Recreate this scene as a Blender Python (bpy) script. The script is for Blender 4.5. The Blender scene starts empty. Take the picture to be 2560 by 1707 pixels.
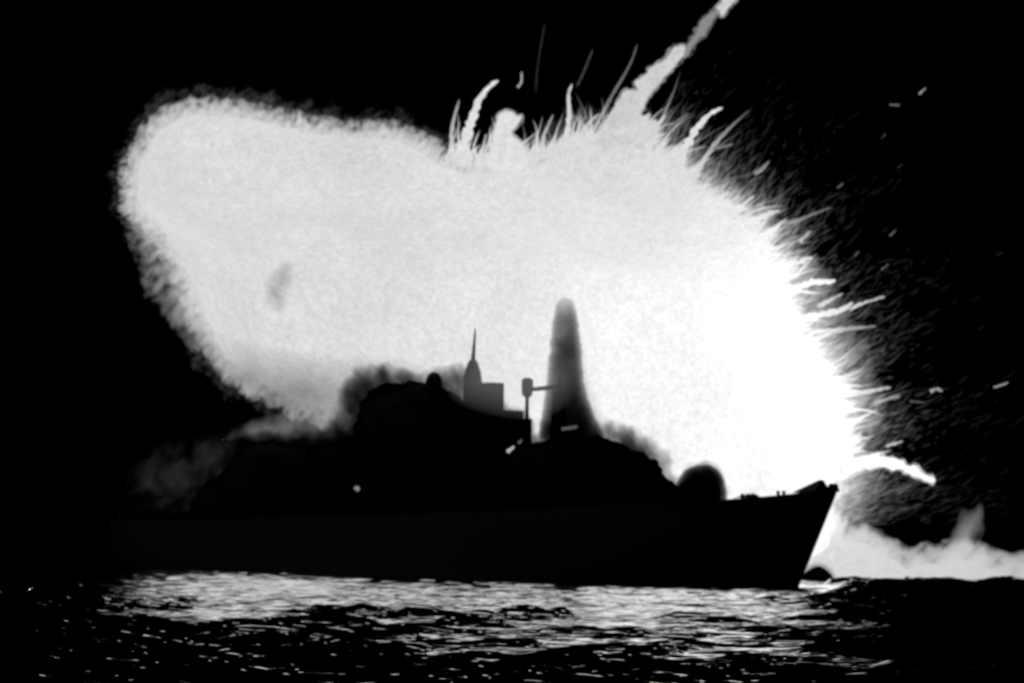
import bpy, math, random
import numpy as np
from mathutils import Vector, Matrix, noise
from mathutils.geometry import delaunay_2d_cdt

random.seed(7)
rng = np.random.default_rng(7)
scene = bpy.context.scene
C = bpy.context.collection
R = math.radians

# ------------------------------------------------------------------ camera, sky, sun, exposure
CAM_H, CAM_D, ROLL, PITCH = 6.0, 400.0, R(0.88), None
FPX = 9600.0                                   # focal length in photo pixels (2560 wide)
HORIZON = 1302.0
cam_data = bpy.data.cameras.new('camera')
cam = bpy.data.objects.new('camera', cam_data)
C.objects.link(cam)
cam_data.sensor_width = 36.0
cam_data.lens = 36.0 * FPX / 2560.0
cam_data.clip_start, cam_data.clip_end = 1.0, 30000.0
cam_data.dof.use_dof = True
cam_data.dof.focus_distance = 90.0
cam_data.dof.aperture_fstop = 1.55
cam.location = (0, -CAM_D, CAM_H)
pitch = math.atan((HORIZON - 853.5) / FPX)
cam.rotation_mode = 'QUATERNION'
CAM_M = Matrix.Rotation(R(90) + pitch, 3, 'X') @ Matrix.Rotation(ROLL, 3, 'Z')
cam.rotation_quaternion = CAM_M.to_quaternion()
scene.camera = cam

world = bpy.data.worlds.new('World')
scene.world = world
world.use_nodes = True
wn, wl = world.node_tree.nodes, world.node_tree.links
bg = wn['Background']
sky = wn.new('ShaderNodeTexSky')
sky.sky_type = 'NISHITA'
sky.sun_disc = False
SUN_EL, SUN_ROT = R(-9.0), R(200)
sky.sun_elevation, sky.sun_rotation = SUN_EL, SUN_ROT
bw = wn.new('ShaderNodeRGBToBW')
wl.new(sky.outputs[0], bw.inputs[0])
wl.new(bw.outputs[0], bg.inputs['Color'])
bg.inputs['Strength'].default_value = 0.05

sun_data = bpy.data.lights.new('moonlight', 'SUN')
sun_data.energy = 0.001
sun_data.angle = R(0.5)
sun = bpy.data.objects.new('moonlight', sun_data)
C.objects.link(sun)
sun.rotation_euler = (R(60), 0, R(200))

scene.view_settings.view_transform = 'Standard'
scene.view_settings.look = 'None'
scene.view_settings.exposure = 0.0
scene.view_settings.gamma = 1.0
scene.view_settings.use_curve_mapping = False
scene.render.engine = 'CYCLES'
scene.cycles.transparent_max_bounces = 96
scene.cycles.max_bounces = 12
scene.cycles.volume_bounces = 0
scene.cycles.filter_width = 2.2

# ------------------------------------------------------------------ helpers
def at(px, py, Y):
    """The world point at depth Y that a photo pixel (2560 x 1707) looks at."""
    d = CAM_M @ Vector(((px - 1280.0) / FPX, -(py - 853.5) / FPX, -1.0))
    k = (Y + CAM_D) / d.y
    return Vector((0, -CAM_D, CAM_H)) + d * k

def scale_at(Y):
    return (CAM_D + Y) / FPX                    # metres per photo pixel

def tag(o, label=None, cat=None, group=None, kind=None):
    if label: o['label'] = label
    if cat: o['category'] = cat
    if group: o['group'] = group
    if kind: o['kind'] = kind
    return o

def empty(name, loc, label=None, cat=None, group=None):
    o = bpy.data.objects.new(name, None)
    C.objects.link(o)
    o.location = loc
    return tag(o, label, cat, group)

def build(name, verts, faces, mat, parent=None, attrs=None, smooth=True):
    me = bpy.data.meshes.new(name)
    me.from_pydata([tuple(v) for v in verts], [], [tuple(f) for f in faces])
    if smooth:
        me.polygons.foreach_set('use_smooth', [True] * len(me.polygons))
    for k, vals in (attrs or {}).items():
        a = me.attributes.new(k, 'FLOAT', 'POINT')
        a.data.foreach_set('value', np.asarray(vals, dtype=np.float32))
    me.materials.append(mat)
    me.update()
    o = bpy.data.objects.new(name, me)
    C.objects.link(o)
    if parent is not None:
        o.parent = parent
        o.matrix_parent_inverse = Matrix.Translation(-parent.location) if parent.rotation_euler.z == 0 else Matrix.Identity(4)
    return o

def new_mat(name):
    m = bpy.data.materials.new(name)
    m.use_nodes = True
    m.node_tree.nodes.clear()
    m.cycles.emission_sampling = 'NONE'
    return m, m.node_tree.nodes, m.node_tree.links

def math_node(n, l, op, a, b=None, c=None, clamp=False):
    nd = n.new('ShaderNodeMath')
    nd.operation = op
    nd.use_clamp = clamp
    for i, v in enumerate((a, b, c)):
        if v is None: continue
        if hasattr(v, 'links') or hasattr(v, 'is_linked'): l.new(v, nd.inputs[i])
        else: nd.inputs[i].default_value = v
    return nd.outputs[0]

HOT = at(1960, 1000, 35)
def heat_socket(n, l, mottle=True):
    """How bright burning gas is at a point: hottest by the bow, cooler away, mottled."""
    geo = n.new('ShaderNodeNewGeometry')
    vd = n.new('ShaderNodeVectorMath'); vd.operation = 'DISTANCE'
    l.new(geo.outputs['Position'], vd.inputs[0])
    vd.inputs[1].default_value = tuple(HOT)
    q = math_node(n, l, 'DIVIDE', vd.outputs['Value'], 27.0)
    q = math_node(n, l, 'POWER', q, 2.0)
    q = math_node(n, l, 'MULTIPLY', q, -1.0)
    e = math_node(n, l, 'EXPONENT', q)
    base = math_node(n, l, 'MULTIPLY_ADD', e, 0.48, 0.70)
    v = base
    for sc, det, amt in ((0.09, 3.0, 0.26), (1.0, 3.0, 0.36), (2.4, 1.0, 0.44)) if mottle else ():
        t = n.new('ShaderNodeTexNoise')
        t.inputs['Scale'].default_value = sc
        t.inputs['Detail'].default_value = det
        t.inputs['Roughness'].default_value = 0.6
        l.new(geo.outputs['Position'], t.inputs['Vector'])
        s = math_node(n, l, 'MULTIPLY_ADD', t.outputs[0], amt, 1.0 - amt / 2)
        v = math_node(n, l, 'MULTIPLY', v, s)
    return v

def fire_material(name, faded):
    """Burning gas. FADED: thins out with the 'fade' attribute, dims with 'gain'."""
    m, n, l = new_mat(name)
    out = n.new('ShaderNodeOutputMaterial')
    em = n.new('ShaderNodeEmission')
    h = heat_socket(n, l)
    if not faded:
        l.new(h, em.inputs['Strength'])
        l.new(em.outputs[0], out.inputs['Surface'])
        return m
    fa = n.new('ShaderNodeAttribute'); fa.attribute_name = 'fade'
    ga = n.new('ShaderNodeAttribute'); ga.attribute_name = 'gain'
    l.new(math_node(n, l, 'MULTIPLY', h, ga.outputs['Fac']), em.inputs['Strength'])
    tr = n.new('ShaderNodeBsdfTransparent')
    mx = n.new('ShaderNodeMixShader')
    l.new(fa.outputs['Fac'], mx.inputs[0])
    l.new(tr.outputs[0], mx.inputs[1])
    l.new(em.outputs[0], mx.inputs[2])
    l.new(mx.outputs[0], out.inputs['Surface'])
    return m

def volume_material(name, absorb=0.0, emit=0.0):
    """An even soot or glowing mist: absorb and emit per metre."""
    m, n, l = new_mat(name)
    out = n.new('ShaderNodeOutputMaterial')
    shs = []
    if absorb:
        a = n.new('ShaderNodeVolumeAbsorption')
        a.inputs['Color'].default_value = (0, 0, 0, 1)
        a.inputs['Density'].default_value = absorb
        shs.append(a.outputs[0])
    if emit:
        e = n.new('ShaderNodeEmission')
        e.inputs['Strength'].default_value = emit
        shs.append(e.outputs[0])
    if len(shs) == 2:
        ad = n.new('ShaderNodeAddShader')
        l.new(shs[0], ad.inputs[0]); l.new(shs[1], ad.inputs[1])
        shs = [ad.outputs[0]]
    l.new(shs[0], out.inputs['Volume'])
    return m

def fire_volume(name, sigma, gain=1.0, lo=0.35, hi=0.65, along=0.35, across=1.3, lean=35, step=0.05, absorb=1.0):
    """Burning gas that thins out in fibres: dense where a stretched noise is high, as bright as the fire once deep enough."""
    m, n, l = new_mat(name)
    m.cycles.volume_step_rate = step
    out = n.new('ShaderNodeOutputMaterial')
    geo = n.new('ShaderNodeNewGeometry')
    mp = n.new('ShaderNodeMapping'); mp.vector_type = 'TEXTURE'
    mp.inputs['Rotation'].default_value = (0, R(lean), 0)
    mp.inputs['Scale'].default_value = (1 / across, 1 / across, 1 / along)
    l.new(geo.outputs['Position'], mp.inputs['Vector'])
    t = n.new('ShaderNodeTexNoise'); t.inputs['Scale'].default_value = 1.0; t.inputs['Detail'].default_value = 2.0
    t.inputs['Roughness'].default_value = 0.6
    l.new(mp.outputs[0], t.inputs['Vector'])
    mr = n.new('ShaderNodeMapRange'); mr.interpolation_type = 'SMOOTHSTEP'
    mr.inputs['From Min'].default_value = lo; mr.inputs['From Max'].default_value = hi
    mr.inputs['To Min'].default_value = 0.0; mr.inputs['To Max'].default_value = sigma
    l.new(t.outputs[0], mr.inputs['Value'])
    sg = mr.outputs[0]
    em = n.new('ShaderNodeEmission')
    l.new(math_node(n, l, 'MULTIPLY', math_node(n, l, 'MULTIPLY', heat_socket(n, l, False), sg), gain), em.inputs['Strength'])
    a = n.new('ShaderNodeVolumeAbsorption'); a.inputs['Color'].default_value = (0, 0, 0, 1)
    l.new(math_node(n, l, 'MULTIPLY', sg, absorb), a.inputs['Density'])
    ad = n.new('ShaderNodeAddShader')
    l.new(em.outputs[0], ad.inputs[0]); l.new(a.outputs[0], ad.inputs[1])
    l.new(ad.outputs[0], out.inputs['Volume'])
    return m

def soot_material(name):
    m, n, l = new_mat(name)
    out = n.new('ShaderNodeOutputMaterial')
    d = n.new('ShaderNodeBsdfDiffuse')
    t = n.new('ShaderNodeTexNoise'); t.inputs['Scale'].default_value = 0.4; t.inputs['Detail'].default_value = 5
    cr = n.new('ShaderNodeValToRGB')
    cr.color_ramp.elements[0].color = (0.006, 0.006, 0.006, 1)
    cr.color_ramp.elements[1].color = (0.016, 0.016, 0.016, 1)
    l.new(t.outputs[0], cr.inputs[0]); l.new(cr.outputs[0], d.inputs['Color'])
    l.new(d.outputs[0], out.inputs['Surface'])
    return m

def paint_material(name, v, rough=0.6):
    m, n, l = new_mat(name)
    out = n.new('ShaderNodeOutputMaterial')
    p = n.new('ShaderNodeBsdfPrincipled')
    t = n.new('ShaderNodeTexNoise'); t.inputs['Scale'].default_value = 0.7; t.inputs['Detail'].default_value = 6
    cr = n.new('ShaderNodeValToRGB')
    cr.color_ramp.elements[0].color = (v * .75,) * 3 + (1,)
    cr.color_ramp.elements[1].color = (v * 1.2,) * 3 + (1,)
    l.new(t.outputs[0], cr.inputs[0]); l.new(cr.outputs[0], p.inputs['Base Color'])
    p.inputs['Roughness'].default_value = rough
    p.inputs['Specular IOR Level'].default_value = 0.12
    l.new(p.outputs[0], out.inputs['Surface'])
    return m

def fn(p, s):                                   # fractal noise, about -1..1
    return noise.fractal(Vector(p) * s, 1.0, 2.0, 4)

def rough_outline(pts, step, amp, seed):
    """Subdivide a closed pixel outline and make it ragged."""
    out = []
    n = len(pts)
    for i in range(n):
        a, b = np.array(pts[i], float), np.array(pts[(i + 1) % n], float)
        L = np.linalg.norm(b - a)
        k = max(1, int(L / step))
        nrm = np.array((b[1] - a[1], a[0] - b[0])) / max(L, 1e-6)
        for j in range(k):
            p = a + (b - a) * j / k
            q = noise.fractal(Vector((p[0] / (step * 3.0), p[1] / (step * 3.0), seed)), 0.9, 2.0, 4)
            out.append(p + nrm * q * amp)
    return np.array(out)

def smooth_closed(pts, it=2):
    p = np.array(pts, float)
    for _ in range(it):                         # Chaikin corner cutting
        q = np.roll(p, -1, 0)
        p = np.stack((p * .75 + q * .25, p * .25 + q * .75), 1).reshape(-1, 2)
    return p

def offset_poly(poly, d):
    p = np.array(poly, float)
    t = np.roll(p, -1, 0) - np.roll(p, 1, 0)
    nrm = np.stack((t[:, 1], -t[:, 0]), 1)
    nrm /= np.maximum(np.linalg.norm(nrm, axis=1), 1e-9)[:, None]
    area = ((p[:, 0] * np.roll(p[:, 1], -1)) - (np.roll(p[:, 0], -1) * p[:, 1])).sum()
    return p + nrm * (d if area > 0 else -d)

def inset_core(poly):
    a, b = offset_poly(poly, -26), offset_poly(poly, -9)
    k = np.clip((np.array(poly, float)[:, 0] - 1300) / 300, 0, 1)[:, None]
    return a * (1 - k) + b * k

def dist_to_outline(P, poly):
    best = np.full(len(P), 1e18)
    for i in range(len(poly)):
        a, b = poly[i], poly[(i + 1) % len(poly)]
        ab = b - a
        t = np.clip(((P - a) @ ab) / max(ab @ ab, 1e-9), 0, 1)
        d = P - a - t[:, None] * ab
        best = np.minimum(best, (d * d).sum(1))
    return np.sqrt(best)

def inside(P, poly):
    r = np.zeros(len(P), bool)
    x, y = P[:, 0], P[:, 1]
    for i in range(len(poly)):
        (x0, y0), (x1, y1) = poly[i], poly[(i + 1) % len(poly)]
        c = (y0 > y) != (y1 > y)
        xi = x0 + (y - y0) / ((y1 - y0) if y1 != y0 else 1e-9) * (x1 - x0)
        r ^= c & (x < xi)
    return r

def billow(poly, depth, thick, step, lump=0.2, lump_scale=0.15, power=0.5, seed=0.0, keep=1.0):
    """A closed billow whose outline is POLY (photo pixels). DEPTH(px, py) gives the world Y of its middle,
    THICK(px, py) its half thickness in metres far from the rim, which is reached over KEEP x that distance."""
    poly = np.array(poly, float)
    x0, y0 = poly.min(0); x1, y1 = poly.max(0)
    gx, gy = np.meshgrid(np.arange(x0, x1 + step, step), np.arange(y0, y1 + step, step * .87))
    gx[1::2] += step / 2
    P = np.stack((gx.ravel(), gy.ravel()), 1)
    P += rng.uniform(-.15, .15, P.shape) * step
    P = P[inside(P, poly)]
    if len(P):
        P = P[dist_to_outline(P, poly) > step * .45]
    pts = [Vector(p) for p in poly] + [Vector(p) for p in P]
    n = len(poly)
    vs, _, fs, *_ = delaunay_2d_cdt(pts, [], [list(range(n))], 1, 1e-4)
    V = np.array([(v.x, v.y) for v in vs])
    d = dist_to_outline(V, poly)
    on = d < 1e-3
    front, back = [], []
    for (px, py), dd in zip(V, d):
        Y = depth(px, py)
        s = scale_at(Y)
        T = thick(px, py)
        u = min(1.0, dd * s / (T * keep))
        h = T * (1 - (1 - u) ** 2) ** (power) if power != 1 else T * u
        w = at(px, py, Y)
        l1 = 1 + lump * fn((w.x + seed, w.y, w.z), lump_scale) * 1.5
        l2 = 1 + lump * fn((w.x + seed + 50, w.y, w.z), lump_scale) * 1.5
        front.append(at(px, py, Y - h * max(l1, .1)))
        back.append(at(px, py, Y + h * max(l2, .1)))
    nv = len(V)
    idx_back = {}
    verts = list(front)
    for i in range(nv):
        if on[i]: idx_back[i] = i
        else:
            idx_back[i] = len(verts); verts.append(back[i])
    faces = []
    for f in fs:
        a, b, c = f
        # pixel y points down, so a counter-clockwise pixel triangle faces away from the camera
        area = (V[b][0] - V[a][0]) * (V[c][1] - V[a][1]) - (V[c][0] - V[a][0]) * (V[b][1] - V[a][1])
        if area > 0: a, c = c, a
        faces.append((a, b, c))
        faces.append((idx_back[c], idx_back[b], idx_back[a]))
    return verts, faces

class Wisps:
    """Thin tapering curved filaments gathered into one mesh."""
    def __init__(self): self.v, self.f, self.fade, self.gain = [], [], [], []
    def add(self, pts, rad, fades, gain, sides=4):
        base = len(self.v)
        k = len(pts)
        for i in range(k):
            t = (pts[min(i + 1, k - 1)] - pts[max(i - 1, 0)])
            if t.length < 1e-9: t = Vector((0, 0, 1))
            t.normalize()
            u = t.cross(Vector((0.13, 1, 0.2))); u.normalize()
            w = t.cross(u)
            for s in range(sides):
                a = 2 * math.pi * s / sides
                self.v.append(pts[i] + (u * math.cos(a) + w * math.sin(a)) * rad[i])
                self.fade.append(fades[i]); self.gain.append(gain)
        for i in range(k - 1):
            for s in range(sides):
                s2 = (s + 1) % sides
                self.f.append((base + i * sides + s, base + i * sides + s2, base + (i + 1) * sides + s2, base + (i + 1) * sides + s))
        self.f.append(tuple(base + s for s in range(sides))[::-1])
        self.f.append(tuple(base + (k - 1) * sides + s for s in range(sides)))
    def build(self, name, mat, parent=None):
        return build(name, self.v, self.f, mat, parent, {'fade': self.fade, 'gain': self.gain})

FIRE = fire_material('burning_gas', False)
FLAME = fire_material('thin_flame', True)
SOOT = soot_material('soot')
PAINT = paint_material('grey_ship_paint', 0.035)
DARKPAINT = paint_material('dark_deck_paint', 0.08)

# ------------------------------------------------------------------ sea
SL, GM = 0.48, -0.72
QF = lambda q: q * q * (3 - 2 * q)
def make_sea():
    ys = [-390.0]
    while ys[-1] < 4000:
        y = ys[-1]
        st = 0.9 if y < -275 else (0.22 if y < 40 else min(0.22 * (1 + (y - 40) / 20.0), 120))
        ys.append(y + st)
    xs = [0.0]
    while xs[-1] < 2500:
        x = xs[-1]
        xs.append(x + (0.22 if x < 58 else min(0.22 * (1 + (x - 58) / 9.0), 120)))
    xs = np.array(sorted([-x for x in xs[1:]] + xs)); ys = np.array(ys)
    X, Y = np.meshgrid(xs, ys)
    dx = np.gradient(xs)[None, :] * np.ones_like(X)
    dy = np.gradient(ys)[:, None] * np.ones_like(X)
    cell = np.maximum(dx, dy)
    Z = np.zeros_like(X)
    wr = np.random.default_rng(5)
    # gusts roughen the water in the foreground and off the bow
    pat = np.zeros_like(X)
    for i in range(22):
        lam = 2.2 * 17.0 ** wr.random(); th = wr.uniform(0, math.pi); ph = wr.uniform(0, 2 * math.pi)
        pat += np.sin(2 * math.pi / lam * (X * math.cos(th) * .6 + Y * math.sin(th) * .3) + ph)
    pat /= 3.3
    edge = -166 + np.clip((-8 - X) / 28.0, 0, 1.3) * 55 + np.clip((X - 15) / 9.0, 0, 1.2) * 75 + np.clip((X - 28) / 6, 0, 1) * 150
    q = np.clip((edge - Y + 34 * pat) / 60, 0, 1)
    gust = 1 + GM * q * q * (3 - 2 * q) - .35 * q * np.clip((np.abs(X - 4) - 20) / 14, 0, 1) + 0 * ( 9 * np.clip((X - 18) / 12, 0, 1) * q * np.clip((-40 - Y) / 60, 0, 1) + 6 * np.clip((-22 - X) / 14, 0, 1) * q)
    for i in range(5):
        lam = 1.0 * 2.1 ** wr.random()
        k = 2 * math.pi / lam
        ang = wr.normal(R(87), R(7))
        damp = np.clip((lam / cell - 2.5) / 2.5, 0, 1)
        arg = k * (X * math.cos(ang) + Y * math.sin(ang)) + wr.uniform(0, 6.28) + 1.0 * np.sin(X * wr.uniform(.2, .4) + Y * .13 + i) + .5 * np.sin(X * wr.uniform(.6, 1.0) - Y * .2)
        Z += -2 * SL / k * damp * QF(q) * (1 + 1.3 * np.clip((-14 - X) / 20, 0, 1) + .6 * np.clip((X - 20) / 12, 0, 1)) * (np.sqrt(np.sin(arg / 2) ** 2 + .0004) - .6)
    for i in range(26):
        lam = 0.85 * (2.8 / 0.85) ** wr.random()
        k = 2 * math.pi / lam
        ang = wr.normal(R(87), R(17))
        a = 0.054 / k
        ph = wr.uniform(0, 2 * math.pi)
        damp = np.clip((lam / cell - 2.5) / 2.5, 0, 1)
        arg = k * (X * math.cos(ang) + Y * math.sin(ang)) + ph
        Z += -2 * a * damp * gust * (np.sqrt(np.sin(arg / 2) ** 2 + .01) - .6)   # sharp crests
    nx, ny = len(xs), len(ys)
    verts = np.stack((X, Y, Z), -1).reshape(-1, 3)
    i = np.arange(ny - 1)[:, None] * nx + np.arange(nx - 1)[None, :]
    quads = np.stack((i, i + 1, i + nx + 1, i + nx), -1).reshape(-1, 4)
    me = bpy.data.meshes.new('sea')
    me.vertices.add(len(verts)); me.vertices.foreach_set('co', verts.ravel())
    me.loops.add(quads.size); me.loops.foreach_set('vertex_index', quads.ravel().astype(np.int32))
    me.polygons.add(len(quads))
    me.polygons.foreach_set('loop_start', np.arange(0, quads.size, 4, dtype=np.int32))
    me.polygons.foreach_set('use_smooth', np.ones(len(quads), bool))
    me.update(calc_edges=True)
    m, n, l = new_mat('sea_water')
    out = n.new('ShaderNodeOutputMaterial')
    p = n.new('ShaderNodeBsdfPrincipled')
    p.inputs['Base Color'].default_value = (0.97, 0.97, 0.97, 1)
    p.inputs['Metallic'].default_value = 1.0      # seen this flat, the water mirrors nearly everything
    p.inputs['Roughness'].default_value = 0.05
    p.inputs['IOR'].default_value = 4.0
    geo = n.new('ShaderNodeNewGeometry')
    t = n.new('ShaderNodeTexNoise'); t.inputs['Scale'].default_value = 2.2; t.inputs['Detail'].default_value = 4
    l.new(geo.outputs['Position'], t.inputs['Vector'])
    b = n.new('ShaderNodeBump'); b.inputs['Strength'].default_value = 0.12; b.inputs['Distance'].default_value = 0.12
    l.new(t.outputs[0], b.inputs['Height']); l.new(b.outputs[0], p.inputs['Normal'])
    l.new(p.outputs[0], out.inputs['Surface'])
    me.materials.append(m)
    o = bpy.data.objects.new('sea', me); C.objects.link(o)
    tag(o, 'black choppy sea glittering with the reflected blast', kind='structure')
make_sea()

# ------------------------------------------------------------------ frigate (local: x forward, y to port, z up; origin at the stem on the waterline)
BOW = at(1996, 1465, -25); BOW.z = 0
HEAD = math.atan2(-85.0, 73.0)
ship = empty('frigate', (BOW.x, BOW.y, 0),
             'dark warship in silhouette, raked bow to the right, burning amidships on the sea', 'warship')
ship.rotation_euler.z = HEAD
ship_m = Matrix.Translation(ship.location) @ Matrix.Rotation(HEAD, 4, 'Z')
ship_i = ship_m.inverted()
AFT = Vector((-math.cos(HEAD), -math.sin(HEAD), 0))

def aft_of(px, w=0.0):
    """Metres aft of the stem where the line w metres to port crosses the photo column px."""
    port = Vector((-math.sin(HEAD), math.cos(HEAD), 0))
    lo, hi = -8.0, 130.0
    f = lambda t: 1280 + FPX * ((ship.location + AFT * t + port * w).x) / ((ship.location + AFT * t + port * w).y + CAM_D)
    for _ in range(50):
        mid = (lo + hi) / 2
        if f(mid) > px: lo = mid
        else: hi = mid
    return lo

def height_at(px, py, t, w=0.0):
    p = ship_m @ Vector((-t, w, 0))
    return at(px, py, p.y).z

def bx(v, f, x0, x1, y0, y1, z0, z1, tx0=0, tx1=0, ty=0):
    """Box with an optionally tapered top."""
    b = len(v)
    for (x, y, z) in ((x0, y0, z0), (x1, y0, z0), (x1, y1, z0), (x0, y1, z0),
                      (x0 + tx0, y0 + ty, z1), (x1 - tx1, y0 + ty, z1), (x1 - tx1, y1 - ty, z1), (x0 + tx0, y1 - ty, z1)):
        v.append((x, y, z))
    for q in ((3, 2, 1, 0), (4, 5, 6, 7), (0, 1, 5, 4), (1, 2, 6, 5), (2, 3, 7, 6), (3, 0, 4, 7)):
        f.append(tuple(b + i for i in q))

def cyl(v, f, p0, p1, r0, r1, sides=10):
    p0, p1 = Vector(p0), Vector(p1)
    t = (p1 - p0).normalized()
    u = t.cross(Vector((0, 0, 1)) if abs(t.z) < .9 else Vector((1, 0, 0))).normalized(); w = t.cross(u)
    b = len(v)
    for p, r in ((p0, r0), (p1, r1)):
        for s in range(sides):
            a = 2 * math.pi * s / sides
            v.append(tuple(p + (u * math.cos(a) + w * math.sin(a)) * r))
    for s in range(sides):
        s2 = (s + 1) % sides
        f.append((b + s, b + s2, b + sides + s2, b + sides + s))
    f.append(tuple(b + s for s in range(sides))[::-1]); f.append(tuple(b + sides + s for s in range(sides)))

def lathe(v, f, c, prof, sides=18):
    b = len(v)
    for (r, z) in prof:
        for s in range(sides):
            a = 2 * math.pi * s / sides
            v.append((c[0] + r * math.cos(a), c[1] + r * math.sin(a), c[2] + z))
    for i in range(len(prof) - 1):
        for s in range(sides):
            s2 = (s + 1) % sides
            f.append((b + i * sides + s, b + i * sides + s2, b + (i + 1) * sides + s2, b + (i + 1) * sides + s))
    f.append(tuple(b + s for s in range(sides))[::-1]); f.append(tuple(b + (len(prof) - 1) * sides + s for s in range(sides)))

def part(name, v, f, mat=PAINT, parent=None, smooth=False):
    me = bpy.data.meshes.new(name)
    me.from_pydata(v, [], f)
    if smooth: me.polygons.foreach_set('use_smooth', [True] * len(me.polygons))
    me.materials.append(mat); me.update()
    o = bpy.data.objects.new(name, me); C.objects.link(o)
    o.parent = parent or ship
    return o

LOA = 110.0
DECK_T = [0, 4, 10, 18, 30, 45, 65, 85, 104, 110]
DECK_Z = [9.75, 9.0, 8.45, 8.0, 7.4, 6.9, 6.3, 5.7, 5.4, 5.4]
def deck_z(t): return float(np.interp(t, DECK_T, DECK_Z))
def stem_x(z): return 5.35 * max(0, min(1.05, z / 9.75)) ** 1.0
def half_breadth(t, u):
    """u: 0 at keel .. 1 at deck edge."""
    wl_b = 6.0 * min(1.0, max(0, t) / 42.0) ** 0.85
    dk_b = 6.4 * min(1.0, max(0, t) / 26.0) ** 0.62
    if t > 70:
        wl_b *= 1 - 0.25 * ((t - 70) / 40) ** 2; dk_b *= 1 - 0.14 * ((t - 70) / 40) ** 2
    return wl_b + (dk_b - wl_b) * max(0, u) ** 1.6

def hull():
    v, f = [], []
    zs = np.array([-3.0, -1.2, 0.0, 0.15, 0.3, 0.5, 0.7, 0.85, 1.0])   # below water in metres, above as a share of the freeboard
    ts = np.concatenate((np.linspace(0, 1, 16) ** 1.6 * 30, np.linspace(34, LOA, 18)))
    rows = []
    for t in ts:
        row = []
        dz = deck_z(t)
        for z in zs:
            zz = z if z <= 0 else z * dz
            fx = stem_x(zz) * (1 - t / LOA) ** 3 if zz > 0 else zz * 0.6 * (1 - t / LOA) ** 3
            hb = half_breadth(t, zz / dz) if zz > 0 else half_breadth(t, 0) * (1 + zz / 4.0)
            row.append((fx - t, max(hb, 0.03), zz))
        rows.append(row)
    nz = len(zs)
    for row in rows:
        for (x, y, z) in row: v.append((x, y, z))
        for (x, y, z) in row: v.append((x, -y, z))
    W = 2 * nz
    for i in range(len(rows) - 1):
        for j in range(nz - 1):
            a, b, c, d = i * W + j, i * W + j + 1, (i + 1) * W + j + 1, (i + 1) * W + j
            f.append((a, b, c, d)); f.append((a + nz, d + nz, c + nz, b + nz))
        f.append((i * W, (i + 1) * W, (i + 1) * W + nz, i * W + nz))
    e = (len(rows) - 1) * W
    for j in range(nz - 1):
        f.append((e + j, e + j + 1, e + nz + j + 1, e + nz + j))
        f.append((j + 1, j, nz + j, nz + j + 1))
    part('hull', v, f, PAINT, smooth=True)
    # deck plating, a little below the deck edge
    v, f = [], []
    for row in rows:
        x, y, z = row[-1]
        v += [(x, y * .985, z - .06), (x, -y * .985, z - .06)]
    for i in range(len(rows) - 1): f.append((2 * i, 2 * i + 1, 2 * i + 3, 2 * i + 2))
    part('deck', v, f, DARKPAINT)
hull()

# bow fittings
v, f = [], []
bx(v, f, 3.9, 5.2, -0.28, 0.28, 9.3, 10.1, .35, .25, .05); part('bow_chock', v, f)
v, f = [], []
bx(v, f, 0.2, 3.2, -1.2, 1.2, 9.2, 10.45, 2.6, .1, 1.05); part('bow_bulwark', v, f)
v, f = [], []
cyl(v, f, (1.2, -2.15, 7.2), (0.9, -2.35, 5.6), .16, .13); bx(v, f, 0.35, 1.6, -2.6, -2.2, 5.0, 5.55, .1, .1); part('anchor', v, f)
t = aft_of(1886) ; z0 = deck_z(t)
v, f = [], []
bx(v, f, -t - 1.7, -t + .5, -.9, .9, z0 - .1, height_at(1886, 1233, t), 1.55, .25, .8); part('breakwater', v, f)
for px, hh, r in ((1849, 1252, .45), (1836, 1253, .5), (1866, 1256, .3)):
    t = aft_of(px); z0 = deck_z(t) - .1
    v, f = [], []
    lathe(v, f, (-t, 0, z0), [(r * 1.2, 0), (r * .8, .12), (r * .75, height_at(px, hh, t) - z0 - .15), (r, height_at(px, hh, t) - z0)], 12)
    part('capstan', v, f)
for t in (5, 8.5, 12, 15.5, 19):
    for sgn in (-1, 1):
        v, f = [], []
        w = sgn * (half_breadth(t, 1) - .5)
        x = stem_x(deck_z(t)) * (1 - t / LOA) ** 3 - t
        for q in (-.4, .4): lathe(v, f, (x + q, w, deck_z(t) - .08), [(.16, 0), (.16, .42), (.22, .46), (.22, .52)], 8)
        part('bollard', v, f)

# gun on the foredeck
t = aft_of(1752); z0 = deck_z(t) - .06
turret_top = height_at(1752, 1196, t)
v, f = [], []
H = turret_top - z0
lathe(v, f, (-t, 0, z0), [(2.05, 0), (2.05, .35), (2.2, .36), (2.25, H * .5), (1.9, H * .78), (1.2, H * .95), (.4, H)], 20)
turret = part('gun_turret', v, f, smooth=True)
v, f = [], []
cyl(v, f, (-t - 1.6, .4, z0 + H * .55), (-t - 5.8, .5, z0 + H * .5), .26, .15, 12)
part('gun_barrel', v, f, parent=turret)

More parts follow.
